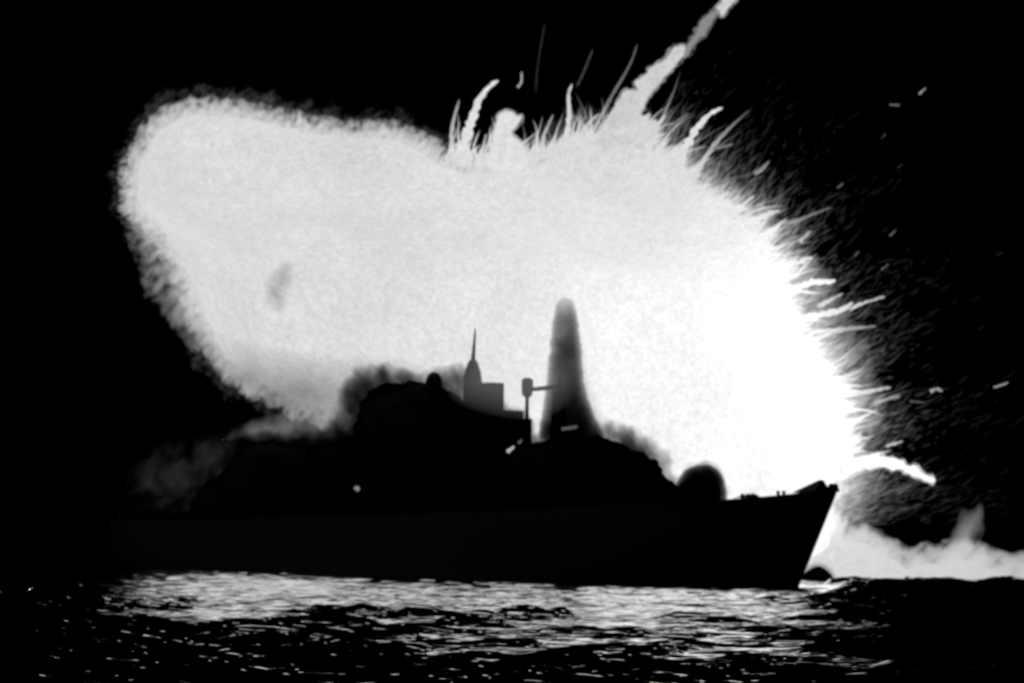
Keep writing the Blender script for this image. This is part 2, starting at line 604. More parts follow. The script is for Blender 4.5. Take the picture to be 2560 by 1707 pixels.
# superstructure
def deckhouse(name, px0, px1, w, ytop, zbase=None, taper=0.0, wc=0.0):
    """A block whose silhouette spans the photo columns px0..px1 with its roof at row ytop."""
    t0 = aft_of(px1, wc - w if False else wc + w); t1 = aft_of(px0, wc - w)
    if t1 - t0 < .6: t1 = t0 + .6
    tm = (t0 + t1) / 2
    z1 = height_at((px0 + px1) / 2, ytop, tm, wc)
    zb = deck_z(tm) - .3 if zbase is None else zbase
    v, f = [], []
    bx(v, f, -t1, -t0, wc - w, wc + w, zb, z1, taper, taper, taper * .6)
    return part(name, v, f), z1, tm
br, zb, tb = deckhouse('bridge_deckhouse', 1180, 1560, 4.6, 1145, taper=.5)
deckhouse('hangar', 640, 1010, 4.8, 1165, taper=.3)
fn_, zf, tf = deckhouse('funnel', 945, 1030, 1.6, 1015, taper=.5)
b1, z1, t1 = deckhouse('signal_deck', 1120, 1312, 1.9, 1026)
deckhouse('aerial_platform', 1296, 1333, .7, 1046)
b2, z2, t2 = deckhouse('director_house', 1180, 1262, .95, 957, zbase=z1 - .3)
# fire-control tower and its whip aerial
t = aft_of(1183); zt = height_at(1183, 897, t)
v, f = [], []
lathe(v, f, (-t, 0, z1 - 2.0), [(1.0, 0), (1.0, zt - z1 - .2), (.85, zt - z1 + .7), (.5, zt - z1 + 1.7), (.18, zt - z1 + 2.0)], 14)
tower = part('director_tower', v, f, smooth=True)
v, f = [], []
cyl(v, f, (-t, 0, zt - .3), (-t + .3, 0, height_at(1188, 822, t)), .26, .07, 8); part('whip_aerial', v, f, parent=tower)
# radar dome aft of it
t = aft_of(1086); zt = height_at(1086, 929, t)
v, f = [], []
lathe(v, f, (-t, 0, zt - 6), [(.95, 0), (.95, 4.6), (.92, 5.0), (.75, 5.5), (.45, 5.85), (.1, 6.0)], 16)
part('radar_dome', v, f, smooth=True)
# foremast, yard and the lantern-shaped aerial on its pedestal
t = aft_of(1400); zt = height_at(1400, 940, t)
v, f = [], []
bx(v, f, -t - .75, -t + .75, -.75, .75, z1 - 5, zt - 1.6, .3, .3, .3)
cyl(v, f, (-t, 0, zt - 1.7), (-t, 0, zt), .22, .12, 8)
mast = part('foremast', v, f)
v, f = [], []
t3 = aft_of(1328)
ya = height_at(1345, 968, t3)
cyl(v, f, (-t + .2, 0, ya), (-t3, 0, ya - .25), .26, .22, 8); part('yard', v, f, parent=mast)
v, f = [], []
zt = height_at(1320, 944, t3)
t3 = aft_of(1320)
lathe(v, f, (-t3, 0, zt - 2.1), [(.25, 0), (.55, .35), (.62, 1.2), (.6, 1.9), (.3, 2.1)], 14)
cyl(v, f, (-t3, 0, z1 - 1), (-t3, 0, zt - 2.0), .22, .2, 8)
part('aerial_lantern', v, f, smooth=True)
for t in np.arange(22, 108, 2.6):
    v, f = [], []
    w = -(half_breadth(t, 1) - .12)
    x = stem_x(deck_z(t)) * (1 - t / LOA) ** 3 - t
    cyl(v, f, (x, w, deck_z(t) - .05), (x, w, deck_z(t) + 1.05), .035, .03, 6); part('rail_stanchion', v, f)

# ------------------------------------------------------------------ fireball
CORE = [(318, 505), (318, 440), (340, 385), (372, 325), (420, 282), (468, 266), (545, 264), (640, 276), (736, 298),
        (830, 322), (900, 320), (990, 326), (1060, 352), (1110, 392), (1150, 408), (1210, 410), (1300, 398), (1350, 390),
        (1417, 365), (1480, 345), (1560, 330), (1620, 362), (1660, 402), (1700, 432), (1727, 468), (1765, 506), (1842, 536),
        (1890, 585), (1915, 635), (1952, 672), (1962, 735), (1955, 785), (1995, 845), (2020, 885), (2040, 930), (2072, 975),
        (2095, 1010), (2092, 1060), (2105, 1110), (2112, 1150), (2095, 1200), (2088, 1260), (2098, 1310), (2080, 1400),
        (1900, 1425), (1300, 1395), (1000, 1300), (960, 1150), (930, 1050), (880, 1050), (820, 1048), (740, 1026), (671, 992), (621, 966), (560, 925), (515, 855),
        (490, 790), (460, 715), (425, 645), (385, 590), (345, 550)]
def fire_depth(px, py):
    q = max(0.0, min(1.0, (740 - py) / 460.0))
    return 46 + 6 * math.sin(px / 400.0) - 10 * (px - 1280) / 1280.0 - 44 * q * q * (3 - 2 * q)
def fire_thick(px, py):
    return 17.0
fire = empty('fireball', at(1280, 1390, 46), 'huge white fireball of the explosion bursting up behind the dark warship', 'explosion')
core_poly = rough_outline(smooth_closed(inset_core(CORE), 1), 12, 9, 3.0)
cv, cf = billow(core_poly, fire_depth, fire_thick, 13, lump=.18, lump_scale=.09)
core = build('burning_core', cv, cf, FIRE, fire)
core.data.calc_loop_triangles()

# ragged fringe of short flames over the whole surface, thickest on its rim
TOPHAZE = [(1280, 420), (1300, 345), (1360, 305), (1430, 275), (1500, 260), (1600, 265), (1680, 320), (1760, 420), (1700, 480), (1500, 430)]
hv, hf = billow(rough_outline(smooth_closed(TOPHAZE, 2), 10, 10, 6.0), fire_depth, lambda a, b: 5.0, 13, lump=.4, lump_scale=.4, power=1)
build('fiery_haze', hv, hf, fire_volume('top_haze', 0.07, lo=.42, hi=.72, along=.25, across=1.1, lean=25, step=.1), fire)
DIM = [(285, 500), (300, 560), (330, 640), (355, 720), (400, 790), (460, 860), (540, 935), (620, 985), (680, 985), (640, 900), (560, 800), (500, 700), (430, 600), (360, 520)]
hv, hf = billow(rough_outline(smooth_closed(DIM, 2), 9, 12, 3.0), fire_depth, lambda a, b: 5.0, 11, lump=.4, lump_scale=.4, power=1)
build('fiery_haze', hv, hf, fire_volume('dim_haze', 0.20, lo=.4, hi=.68, along=.45, across=.9, lean=30, step=.1), fire)
TOOTH = np.array([(1115, 385), (1150, 400), (1210, 405), (1300, 393), (1350, 385), (1417, 362), (1480, 342), (1560, 326), (1620, 352), (1660, 395), (1700, 428), (1727, 460), (1765, 500), (1842, 532),
                  (1890, 580), (1915, 630), (1955, 672), (1968, 735), (1965, 785), (2000, 845), (2028, 885), (2050, 930), (2082, 975), (2105, 1010), (2105, 1060), (2118, 1110), (2122, 1150), (2108, 1200)], float)
TL = np.concatenate(([0], np.cumsum(np.linalg.norm(np.diff(TOOTH, axis=0), axis=1))))
def TEETH(u):
    return float(np.interp(u * TL[-1], TL, TOOTH[:, 0])), float(np.interp(u * TL[-1], TL, TOOTH[:, 1]))
W = Wisps()
cvn = np.array([tuple(x) for x in cv])
core_n = np.array([tuple(x.normal) for x in core.data.vertices])
hot_pt = np.array(HOT)
def curve_wisp(W, p, d, L, r, gain, fade0=1.0, bend=.25, segs=5, pw=1.2):
    side = Vector((random.uniform(-1, 1), random.uniform(-1, 1), random.uniform(-1, 1))) * bend
    pts, rad, fd = [], [], []
    for i in range(segs):
        q = i / (segs - 1)
        pts.append(p + d * (L * q) + side * (L * q * q) + Vector((random.uniform(-1, 1), 0, random.uniform(-1, 1))) * r * .35)
        rad.append(r * (1 - .75 * q)); fd.append(fade0 * (1 - q) ** pw)
    W.add(pts, rad, fd, gain)
rim = np.where(np.abs(core_n[:, 1]) < 0.55)[0]
for k in range(8000):
    i = int(random.choice(rim))
    p = Vector(cvn[i]) + Vector(core_n[i]) * random.uniform(-.2, .9)
    if p.z < 14 and p.x > 22: continue
    n_ = Vector(core_n[i])
    right = max(0.0, min(1.0, (p.x + 5) / 40.0))
    d = (n_ * (.35 + .6 * right) + Vector((.45, 0, .7)) * .75 + Vector((random.gauss(0, .22), random.gauss(0, .22), random.gauss(0, .22))))
    d.normalize()
    left = max(0.0, min(1.0, (-8 - p.x) / 14.0))
    d = (d + Vector((random.gauss(0, .6), random.gauss(0, .6), random.gauss(0, .6))) * left).normalized()
    L = random.uniform(.9, 2.6) * (1 + .6 * right) * (1 - .45 * left)
    top = max(0.0, 1 - abs(p.x - 7) / 17.0) if p.z > 30 else 0
    L *= 1 + .7 * top
    if random.random() < .012 + .08 * right + .12 * top: L *= 1.8
    r = random.uniform(.10, .24)
    curve_wisp(W, p, d, L, r, 1.0, fade0=random.uniform(.06, .5))
# curling teeth of flame round the top and right of the rim
for k in range(640):
    u = random.random() * 1
    px, py = TEETH(random.random() ** .8)
    f_ = max(0, min(1, (px - 1150) / 950))
    a = R(78 - 62 * f_ + random.gauss(0, 14))
    Y = fire_depth(px, py) + random.gauss(0, 5)
    s_ = scale_at(Y)
    Lp = random.uniform(30, 70) * (1.9 if random.random() < .18 else 1)
    p0 = at(px - 14 * math.cos(a), py + 14 * math.sin(a), Y)
    bend = random.gauss(0, .22) - .1
    wob = random.uniform(0, 9)
    pts, rad, fd = [], [], []
    r0 = random.uniform(2.5, 6.0)
    f0 = random.choice((1.0, .9, .7, .45, .25))
    for i in range(8):
        q = i / 7
        aa = a + bend * q
        pts.append(at(px + (Lp * q - 14) * math.cos(aa) + 2.2 * math.sin(wob + 7 * q), py - (Lp * q - 14) * math.sin(aa) + 2.2 * math.cos(wob * 2 + 6 * q), Y))
        rad.append(r0 * s_ * (1 - .7 * q) * random.uniform(.7, 1.25)); fd.append(f0 * (1 - q ** 2.2))
    W.add(pts, rad, fd, 1.0)
wo = W.build('flame_fringe', FLAME, fire); wo['kind'] = 'stuff'

# soft glow round the core
halo_poly = rough_outline(smooth_closed(offset_poly(CORE, 27), 2), 10, 15, 8.0)
hv, hf = billow(halo_poly, fire_depth, lambda a, b: 7.0, 22, lump=.25, lump_scale=.3, power=1, keep=1.0)
build('glow', hv, hf, fire_volume('fire_glow', 0.95, lo=.36, hi=.66, along=.8, across=1.4), fire)
halo2 = rough_outline(smooth_closed(offset_poly(CORE, 54), 2), 12, 24, 4.0)
hv, hf = billow(halo2, fire_depth, lambda a, b: 7.0, 22, lump=.3, lump_scale=.3, power=1)
build('fiery_haze', hv, hf, fire_volume('outer_haze', 0.075, lo=.44, hi=.76, along=.7, across=1.3), fire)
SPRAY = [(1500, 380), (1640, 330), (1740, 380), (1840, 450), (1930, 520), (2010, 600), (2080, 690), (2140, 790), (2190, 900), (2220, 1000), (2215, 1100), (2210, 1200), (2190, 1290), (2100, 1370), (1900, 1350), (1700, 1000), (1500, 600)]
hv, hf = billow(rough_outline(smooth_closed(SPRAY, 2), 12, 10, 3.0), fire_depth, lambda a, b: 12.0, 26, lump=.3, lump_scale=.3, power=1)
build('fiery_haze', hv, hf, fire_volume('fiery_haze', 0.115, lo=.38, hi=.75, along=.22, across=1.0, lean=55, step=0.05), fire)

# ------------------------------------------------------------------ low bank of burning smoke to the right of the bow
bank = empty('burning_smoke_bank', at(2300, 1440, 34), 'low bank of glowing smoke lying on the sea right of the bow', 'fire')
BANK = [(1985, 1480), (1990, 1400), (2030, 1330), (2085, 1310), (2135, 1328), (2165, 1330), (2200, 1352), (2245, 1372), (2275, 1392), (2310, 1378),
        (2350, 1385), (2368, 1370), (2400, 1365), (2440, 1370), (2480, 1388), (2515, 1405), (2560, 1398), (2640, 1390), (2660, 1480)]
bd = lambda a, b: 34.0
bv, bf = billow(rough_outline(smooth_closed(offset_poly(BANK, -30), 1), 9, 8, 1.5), bd, lambda a, b: 3.0, 12, lump=.2, lump_scale=.4)
build('burning_core', bv, bf, FLAME, bank, {'fade': [1.0] * len(bv), 'gain': [.72] * len(bv)})
bv, bf = billow(rough_outline(smooth_closed(offset_poly(BANK, 26), 1), 12, 7, 4.5), bd, lambda a, b: 3.5, 14, lump=.3, lump_scale=.4, power=1)
build('glow', bv, bf, fire_volume('bank_glow', 1.1, gain=.72, lo=.25, hi=.75, along=.5, across=.7, step=.15), bank)
PILLAR = [(2335, 1400), (2370, 1350), (2395, 1290), (2404, 1262), (2425, 1275), (2458, 1245), (2462, 1300), (2464, 1322), (2450, 1355), (2455, 1400)]
bv, bf = billow(rough_outline(smooth_closed(PILLAR, 1), 9, 4, 2.5), bd, lambda a, b: 2.0, 9, lump=.5, lump_scale=.5, power=1)
build('smoke_pillar', bv, bf, fire_volume('pillar_glow', 0.22, gain=.6, lo=.25, hi=.7, along=.3, across=.5, lean=10, step=.2), bank)

# ------------------------------------------------------------------ black smoke over the ship
def along_ship(px, py):
    t = aft_of(min(max(px, 300), 2000))
    return (ship_m @ Vector((-t, 0, 0))).y
AL_X = np.arange(250, 2050, 25); AL_Y = np.array([along_ship(x, 0) for x in AL_X])
ship_y = lambda px: float(np.interp(px, AL_X, AL_Y))

smoke = empty('black_smoke', (BOW + AFT * 60), 'thick black smoke rolling off the burning warship in front of the fireball', 'smoke')
SM = [(440, 1330), (452, 1300), (470, 1245), (500, 1205), (555, 1190), (578, 1140), (600, 1112), (660, 1100), (740, 1108), (850, 1112),
      (885, 1075), (898, 1010), (930, 966), (1010, 950), (1060, 958), (1110, 968), (1150, 990), (1185, 1045), (1260, 1090), (1320, 1110), (1400, 1090),
      (1470, 1078), (1560, 1108), (1640, 1146), (1684, 1212), (1740, 1232), (1790, 1240), (1806, 1262), (1795, 1272), (1650, 1282), (1500, 1292), (1000, 1310), (600, 1322)]
sv, sf = billow(rough_outline(smooth_closed(SM, 1), 9, 11, 9.0), lambda a, b: ship_y(a) - 5, lambda a, b: 5.0, 14, lump=.3, lump_scale=.25)
build('smoke_core', sv, sf, SOOT, smoke)
VEIL = [(405, 1340), (425, 1290), (460, 1215), (495, 1178), (548, 1160), (560, 1115), (590, 1085), (650, 1078), (740, 1085), (820, 1065), (850, 1005), (862, 958),
        (900, 922), (955, 916), (1010, 930), (1060, 935), (1110, 925), (1150, 905), (1178, 925), (1205, 975), (1270, 1010), (1325, 1046), (1342, 1095), (1352, 1060), (1480, 1050),
        (1520, 1058), (1580, 1076), (1645, 1104), (1675, 1140), (1686, 1196), (1722, 1166), (1762, 1154), (1797, 1168), (1812, 1200), (1817, 1262), (1800, 1275), (1400, 1305), (900, 1330)]
sv, sf = billow(rough_outline(smooth_closed(offset_poly(VEIL, 9), 1), 10, 16, 5.0), lambda a, b: ship_y(a) - 6, lambda a, b: 6.5, 12, lump=.35, lump_scale=.3, power=1, keep=1.5)
build('smoke_veil', sv, sf, fire_volume('thin_soot', 2.0, gain=0.0, lo=.22, hi=.78, along=.28, across=.42, lean=-30, step=.04), smoke)
DOME = [(1686, 1215), (1696, 1190), (1716, 1168), (1750, 1157), (1788, 1163), (1812, 1190), (1819, 1230), (1820, 1300), (1686, 1300)]
sv, sf = billow(rough_outline(smooth_closed(DOME, 1), 8, 2, 5.0), lambda a, b: ship_y(a) - 5, lambda a, b: 2.4, 8, lump=.2, lump_scale=.5, power=.75)
build('smoke_puff', sv, sf, volume_material('dome_soot', absorb=1.5), smoke)
# the tall column by the foremast
PLUME = [(1340, 1110), (1354, 1030), (1363, 960), (1371, 880), (1378, 810), (1384, 770), (1394, 748), (1412, 740), (1430, 746), (1442, 768), (1450, 820), (1457, 900), (1466, 980),
         (1490, 1040), (1512, 1082), (1520, 1120), (1440, 1140)]
pl_th = lambda a, b: .25 + .5 * max(0, min(1, (b - 745) / 60.0)) + 4.2 * max(0, min(1, (b - 740) / 340.0)) ** 1.2
sv, sf = billow(rough_outline(smooth_closed(PLUME, 2), 8, 3, 6.0), lambda a, b: ship_y(1400) - 4, pl_th, 6, lump=.2, lump_scale=.5, power=.85, keep=.75)
build('smoke_column', sv, sf, volume_material('column_soot', absorb=0.68), smoke)
COLUMN2 = [(1395, 1110), (1402, 850), (1412, 745), (1446, 780), (1466, 880), (1485, 980), (1515, 1045), (1575, 1090), (1600, 1120)]
sv, sf = billow(rough_outline(smooth_closed(COLUMN2, 2), 8, 5, 9.0), lambda a, b: ship_y(1400) - 2, lambda a, b: 2.2, 7, lump=.2, lump_scale=.5, power=1)
build('smoke_column', sv, sf, volume_material('column_haze', absorb=0.2), smoke)
# thin smoke across the lower left of the fire
LOW = [(470, 760), (560, 840), (680, 860), (800, 880), (930, 880), (1060, 900), (1100, 960), (1000, 1100), (800, 1120), (640, 1060), (520, 960), (440, 860)]
sv, sf = billow(rough_outline(smooth_closed(LOW, 2), 14, 8, 2.0), lambda a, b: 26, lambda a, b: 6, 16, lump=.5, lump_scale=.25, power=1)
build('smoke_haze', sv, sf, volume_material('haze_soot', absorb=0.09), smoke)

puff = empty('smoke_puff', at(690, 760, 22), 'small grey smudge of smoke against the left of the fireball', 'smoke')
SMUDGE = [(650, 720), (676, 680), (706, 648), (742, 655), (735, 700), (722, 745), (706, 795), (672, 775)]
sv, sf = billow(rough_outline(smooth_closed(SMUDGE, 2), 8, 4, 2.0), lambda a, b: 22, lambda a, b: 1.5, 8, lump=.4, lump_scale=.6, power=1)
build('smoke_veil', sv, sf, volume_material('smudge_soot', absorb=0.2), puff)

mound = empty('smoke_puff', at(2040, 1455, 2), 'small black mound of smoke low on the water beside the stem', 'smoke')
MOUND = [(1995, 1450), (2010, 1432), (2035, 1415), (2055, 1416), (2075, 1432), (2085, 1448), (2070, 1456), (2030, 1452)]
sv, sf = billow(rough_outline(smooth_closed(MOUND, 1), 7, 2, 2.0), lambda a, b: 2, lambda a, b: 1.2, 7, lump=.2)
build('smoke_core', sv, sf, SOOT, mound)
sv, sf = billow(rough_outline(smooth_closed(offset_poly(MOUND, 14), 2), 7, 2, 2.0), lambda a, b: 2, lambda a, b: 1.4, 7, lump=.2, power=1)
build('smoke_veil', sv, sf, volume_material('mound_soot', absorb=0.8), mound)

# grey smoke behind the stern; the blast's light on it is added as emission
lit = empty('glow_smoke', at(560, 1250, 46), 'dim grey smoke with the blast light added as its own glow behind the stern at left', 'smoke')
SMOKE_GLOW = [(300, 1230), (330, 1150), (390, 1105), (440, 1100), (500, 1090), (590, 1062), (650, 1036), (720, 1020), (800, 1010), (880, 1030), (900, 1120), (700, 1200), (600, 1265), (500, 1290), (420, 1288), (340, 1280)]
sv, sf = billow(rough_outline(smooth_closed(SMOKE_GLOW, 2), 14, 10, 2.0), lambda a, b: 46, lambda a, b: 5, 18, lump=.5, lump_scale=.25, power=1)
build('glow_veil', sv, sf, fire_volume('glow_smoke', 0.008, lo=.40, hi=.70, along=.35, across=.5, step=.08), lit)

WEDGE = [(540, 1105), (588, 1070), (640, 1043), (700, 1026), (780, 1018), (860, 1030), (930, 1020), (925, 1112), (860, 1108), (760, 1092), (680, 1110), (600, 1100)]
sv, sf = billow(rough_outline(smooth_closed(WEDGE, 1), 9, 6, 2.0), lambda a, b: 40, lambda a, b: 3, 9, lump=.5, lump_scale=.3, power=1)
build('glow_wedge', sv, sf, fire_volume('glow_wedge', 0.10, lo=.2, hi=.7, along=.4, across=.5, step=.15, absorb=.6), lit)  # brighter wedge of the smoke, firelight likewise put in as emission

# mist round the upper works, its firelight put in as even emission
mist = empty('glow_mist', at(1240, 1090, -12), 'pale mist with an added glow round the upper works of the warship', 'smoke')
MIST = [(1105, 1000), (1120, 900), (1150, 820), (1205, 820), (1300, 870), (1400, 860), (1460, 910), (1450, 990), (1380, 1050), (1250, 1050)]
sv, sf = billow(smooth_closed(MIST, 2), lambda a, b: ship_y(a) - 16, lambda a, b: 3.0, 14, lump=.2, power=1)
build('mist_veil', sv, sf, volume_material('glow_mist', emit=0.014, absorb=0.02), mist)

# ------------------------------------------------------------------ flames and burning fragments thrown out
def streak(name, pts, r0, r1, label, cat, gain=1.0, Y=None, group=None, fade=(1, 1), rag=.25, pw=1.0):
    P = [np.array(p, float) for p in pts]
    seg = [np.linalg.norm(P[i + 1] - P[i]) for i in range(len(P) - 1)]
    cum = np.concatenate(([0], np.cumsum(seg)))
    n = max(6, int(cum[-1] / 5))
    xs = np.linspace(0, cum[-1], n)
    # Catmull-Rom through the points
    A = np.array([P[0] * 2 - P[1]] + P + [P[-1] * 2 - P[-2]])
    out = []
    for x in xs:
        i = min(len(seg) - 1, int(np.searchsorted(cum, x, 'right') - 1)); u = (x - cum[i]) / seg[i]
        a, b, c, d = A[i], A[i + 1], A[i + 2], A[i + 3]
        out.append(.5 * (2 * b + (c - a) * u + (2 * a - 5 * b + 4 * c - d) * u * u + (3 * b - a - 3 * c + d) * u ** 3))
    sd = random.uniform(0, 99)
    Yb = fire_depth(*pts[0]) if Y is None else Y
    w = Wisps()
    s = scale_at(Yb)
    wp, rad, fd = [], [], []
    for i, p in enumerate(out):
        q = i / (n - 1)
        j = noise.fractal(Vector((q * cum[-1] / 14, sd, 0)), 1, 2, 3)
        j2 = noise.fractal(Vector((q * cum[-1] / 14, sd + 7, 3)), 1, 2, 3)
        r = (r0 + (r1 - r0) * q)
        wp.append(at(p[0] + j * r * rag, p[1] + j2 * r * rag, Yb))
        e = min(1, 3.0 * math.sqrt(max(0, 1 - q)) + .25)
        rad.append(max(.02, r * s * (1 + rag * 1.6 * noise.fractal(Vector((q * cum[-1] / 9, sd, 9)), 1, 2, 3)) * min(1, e)))
        fd.append((fade[0] + (fade[1] - fade[0]) * q ** pw) * min(1.0, gain) * (min(1.0, .02 + q / .16) if name == 'flame_jet' else 1.0))
    w.add(wp, rad, fd, max(1.0, gain), 8)
    o = w.build(name, FLAME)
    return tag(o, label, cat, group)

def blaze(name, poly, Y, thick, label, cat, gain=1.0, step=6, amp=2.5, group=None, seed=1.0, parent=None, glow=6):
    v_, f_ = billow(rough_outline(smooth_closed(offset_poly(poly, -glow * .5), 1), 6, amp, seed), lambda a, b: Y, lambda a, b: thick, step, lump=.25, lump_scale=.6)
    o = build(name, v_, f_, FLAME, parent, {'fade': [1.0] * len(v_), 'gain': [gain] * len(v_)})
    if glow:                                     # ragged burning gas round the solid flame
        gp = rough_outline(smooth_closed(offset_poly(poly, glow), 1), 6, amp * 1.6, seed + 3)
        gv, gf = billow(gp, lambda a, b: Y, lambda a, b: thick * 1.1, step, lump=.25, lump_scale=.6, power=1)
        g_ = build('glow', gv, gf, fire_volume('flame_glow', 2.2, gain=gain, lo=.3, hi=.62, along=1.0, across=1.5, step=.12))
        g_.parent = o
    return tag(o, label, cat, group) if label else o

TY = fire_depth(1560, 320)
trail = empty('burning_trail', at(1560, 330, TY), 'long thick burning trail shooting to the upper right out of frame', 'fire trail', 'flames thrown out of the fireball')
blaze('trail_root', [(1480, 380), (1505, 320), (1521, 287), (1545, 250), (1561, 222), (1593, 228), (1588, 215), (1583, 203), (1612, 187), (1618, 182), (1620, 171), (1640, 158),
       (1660, 150), (1668, 137), (1685, 111), (1695, 117), (1711, 111), (1716, 125), (1705, 146), (1693, 164), (1672, 187), (1655, 203), (1640, 220), (1625, 242),
       (1612, 266), (1600, 292), (1632, 281), (1622, 300), (1645, 296), (1640, 320), (1630, 380)], TY, 1.6, None, None, gain=.88, amp=4.5, parent=trail)
blaze('trail_link', [(1704, 140), (1722, 104), (1740, 80), (1750, 52), (1764, 42), (1798, 18), (1802, 30), (1778, 62), (1764, 86), (1748, 98), (1732, 126), (1716, 142)], TY, .5, None, None, gain=.36, step=5, amp=5, seed=5.0, parent=trail)
blaze('trail_tip', [(1786, 20), (1800, 12), (1803, -5), (1808, -40), (1860, -45), (1845, -5), (1828, 16), (1818, 30), (1805, 44), (1796, 30)], TY, 1.0, None, None, gain=.85, step=5, seed=7.0, parent=trail)

blaze('flame_plume', [(1205, 430), (1228, 345), (1240, 308), (1240, 292), (1252, 280), (1275, 277), (1288, 281), (1290, 293), (1306, 286), (1302, 308), (1284, 322), (1278, 336),
       (1300, 350), (1316, 374), (1325, 430)], fire_depth(1260, 330), 1.3, 'stubby hooked flame standing on the top of the fireball', 'flame', gain=1.05, group='flames thrown out of the fireball')
blaze('burning_trail', [(2110, 1145), (2184, 1138), (2195, 1131), (2208, 1142), (2235, 1143), (2256, 1150), (2272, 1165), (2284, 1157), (2300, 1176), (2320, 1186), (2341, 1198),
       (2330, 1211), (2306, 1196), (2290, 1195), (2275, 1185), (2255, 1176), (2243, 1170), (2232, 1180), (2220, 1168), (2180, 1168), (2110, 1180)], 28, .55,
      'short bright trail dropping to the right above the bow', 'fire trail', gain=1.1, step=5, amp=5.0, group='flames thrown out of the fireball')
G = 'flames thrown out of the fireball'
streak('flame_jet', [(1145, 410), (1168, 335), (1186, 283), (1198, 252), (1220, 220), (1246, 202)], 16, 4.5, 'tall curving flame left of the hooked flame', 'flame', 1.0, group=G, rag=.28)
streak('flame_jet', [(1126, 400), (1131, 318), (1148, 250)], 6, 2.5, 'thin straight flame leftmost on the fireball top', 'flame', .6, group=G, fade=(1, .35))
streak('flame_jet', [(1200, 420), (1208, 370), (1216, 335)], 5, 2.5, 'small flame tucked in at the left foot of the hooked flame', 'flame', .75, group=G, fade=(1, .3))
streak('spark', [(1294, 219), (1303, 205), (1304, 180)], 3, 2.5, 'small curved spark hanging above the hooked flame', 'spark', .3, Y=40, group='burning fragments in the night sky')
streak('flame_jet', [(1412, 380), (1423, 290), (1421, 240), (1430, 210)], 9, 3, 'tall wavy flame right of the hooked flame', 'flame', .9, group=G, fade=(1, .6))
streak('flame_jet', [(1348, 395), (1360, 340), (1383, 287)], 6, 2.5, 'slanting flame just right of the hooked flame', 'flame', .6, group=G, fade=(1, .3))
streak('flame_jet', [(1440, 370), (1445, 330), (1451, 287)], 6, 3, 'short upright flame at the right foot of the tall wavy flame', 'flame', .6, group=G, fade=(1, .35))
streak('flame_jet', [(1435, 370), (1470, 312), (1500, 284)], 7, 3, 'leaning flame between the tall wavy flame and the thick trail', 'flame', .75, group=G, fade=(1, .4))
streak('flame_jet', [(1488, 320), (1530, 240), (1563, 184), (1580, 150), (1593, 111)], 5, 2.0, 'long faint curved flame left of the thick burning trail', 'flame', .16, group=G, fade=(1, .4))
streak('flame_jet', [(1440, 220), (1457, 186), (1482, 125)], 3, 2, 'faint streak high above the tall wavy flame', 'flame', .035, group=G)
streak('flame_jet', [(1338, 240), (1345, 160), (1362, 60)], 3, 2, 'faintest tall streak high above the hooked flame', 'flame', .014, group=G)
streak('flame_jet', [(1600, 365), (1635, 320), (1664, 289)], 7, 3, 'straight flame just right of the foot of the thick trail', 'flame', .8, group=G, fade=(1, .6))
streak('flame_jet', [(1640, 360), (1680, 315), (1722, 283)], 4, 2, 'dim straight streak left of the curling flame', 'flame', .10, group=G)
streak('flame_jet', [(1690, 450), (1704, 385), (1722, 353), (1746, 318), (1775, 286), (1806, 270)], 15, 4, 'bright curling flame arching right on the upper right shoulder', 'flame', 1.0, group=G, rag=.4)
streak('flame_jet', [(1635, 420), (1668, 393), (1702, 370)], 7, 9, 'flame joining the curling flame from its left', 'flame', .95, group=G)
streak('flame_jet', [(1728, 470), (1752, 415), (1784, 365), (1830, 315), (1876, 274)], 8, 2, 'long fading flame right of the curling flame', 'flame', .55, group=G, fade=(1, .04))
streak('flame_jet', [(1790, 372), (1815, 366), (1833, 360)], 4, 3, 'small level flame branching off the long fading flame', 'flame', .12, group=G)
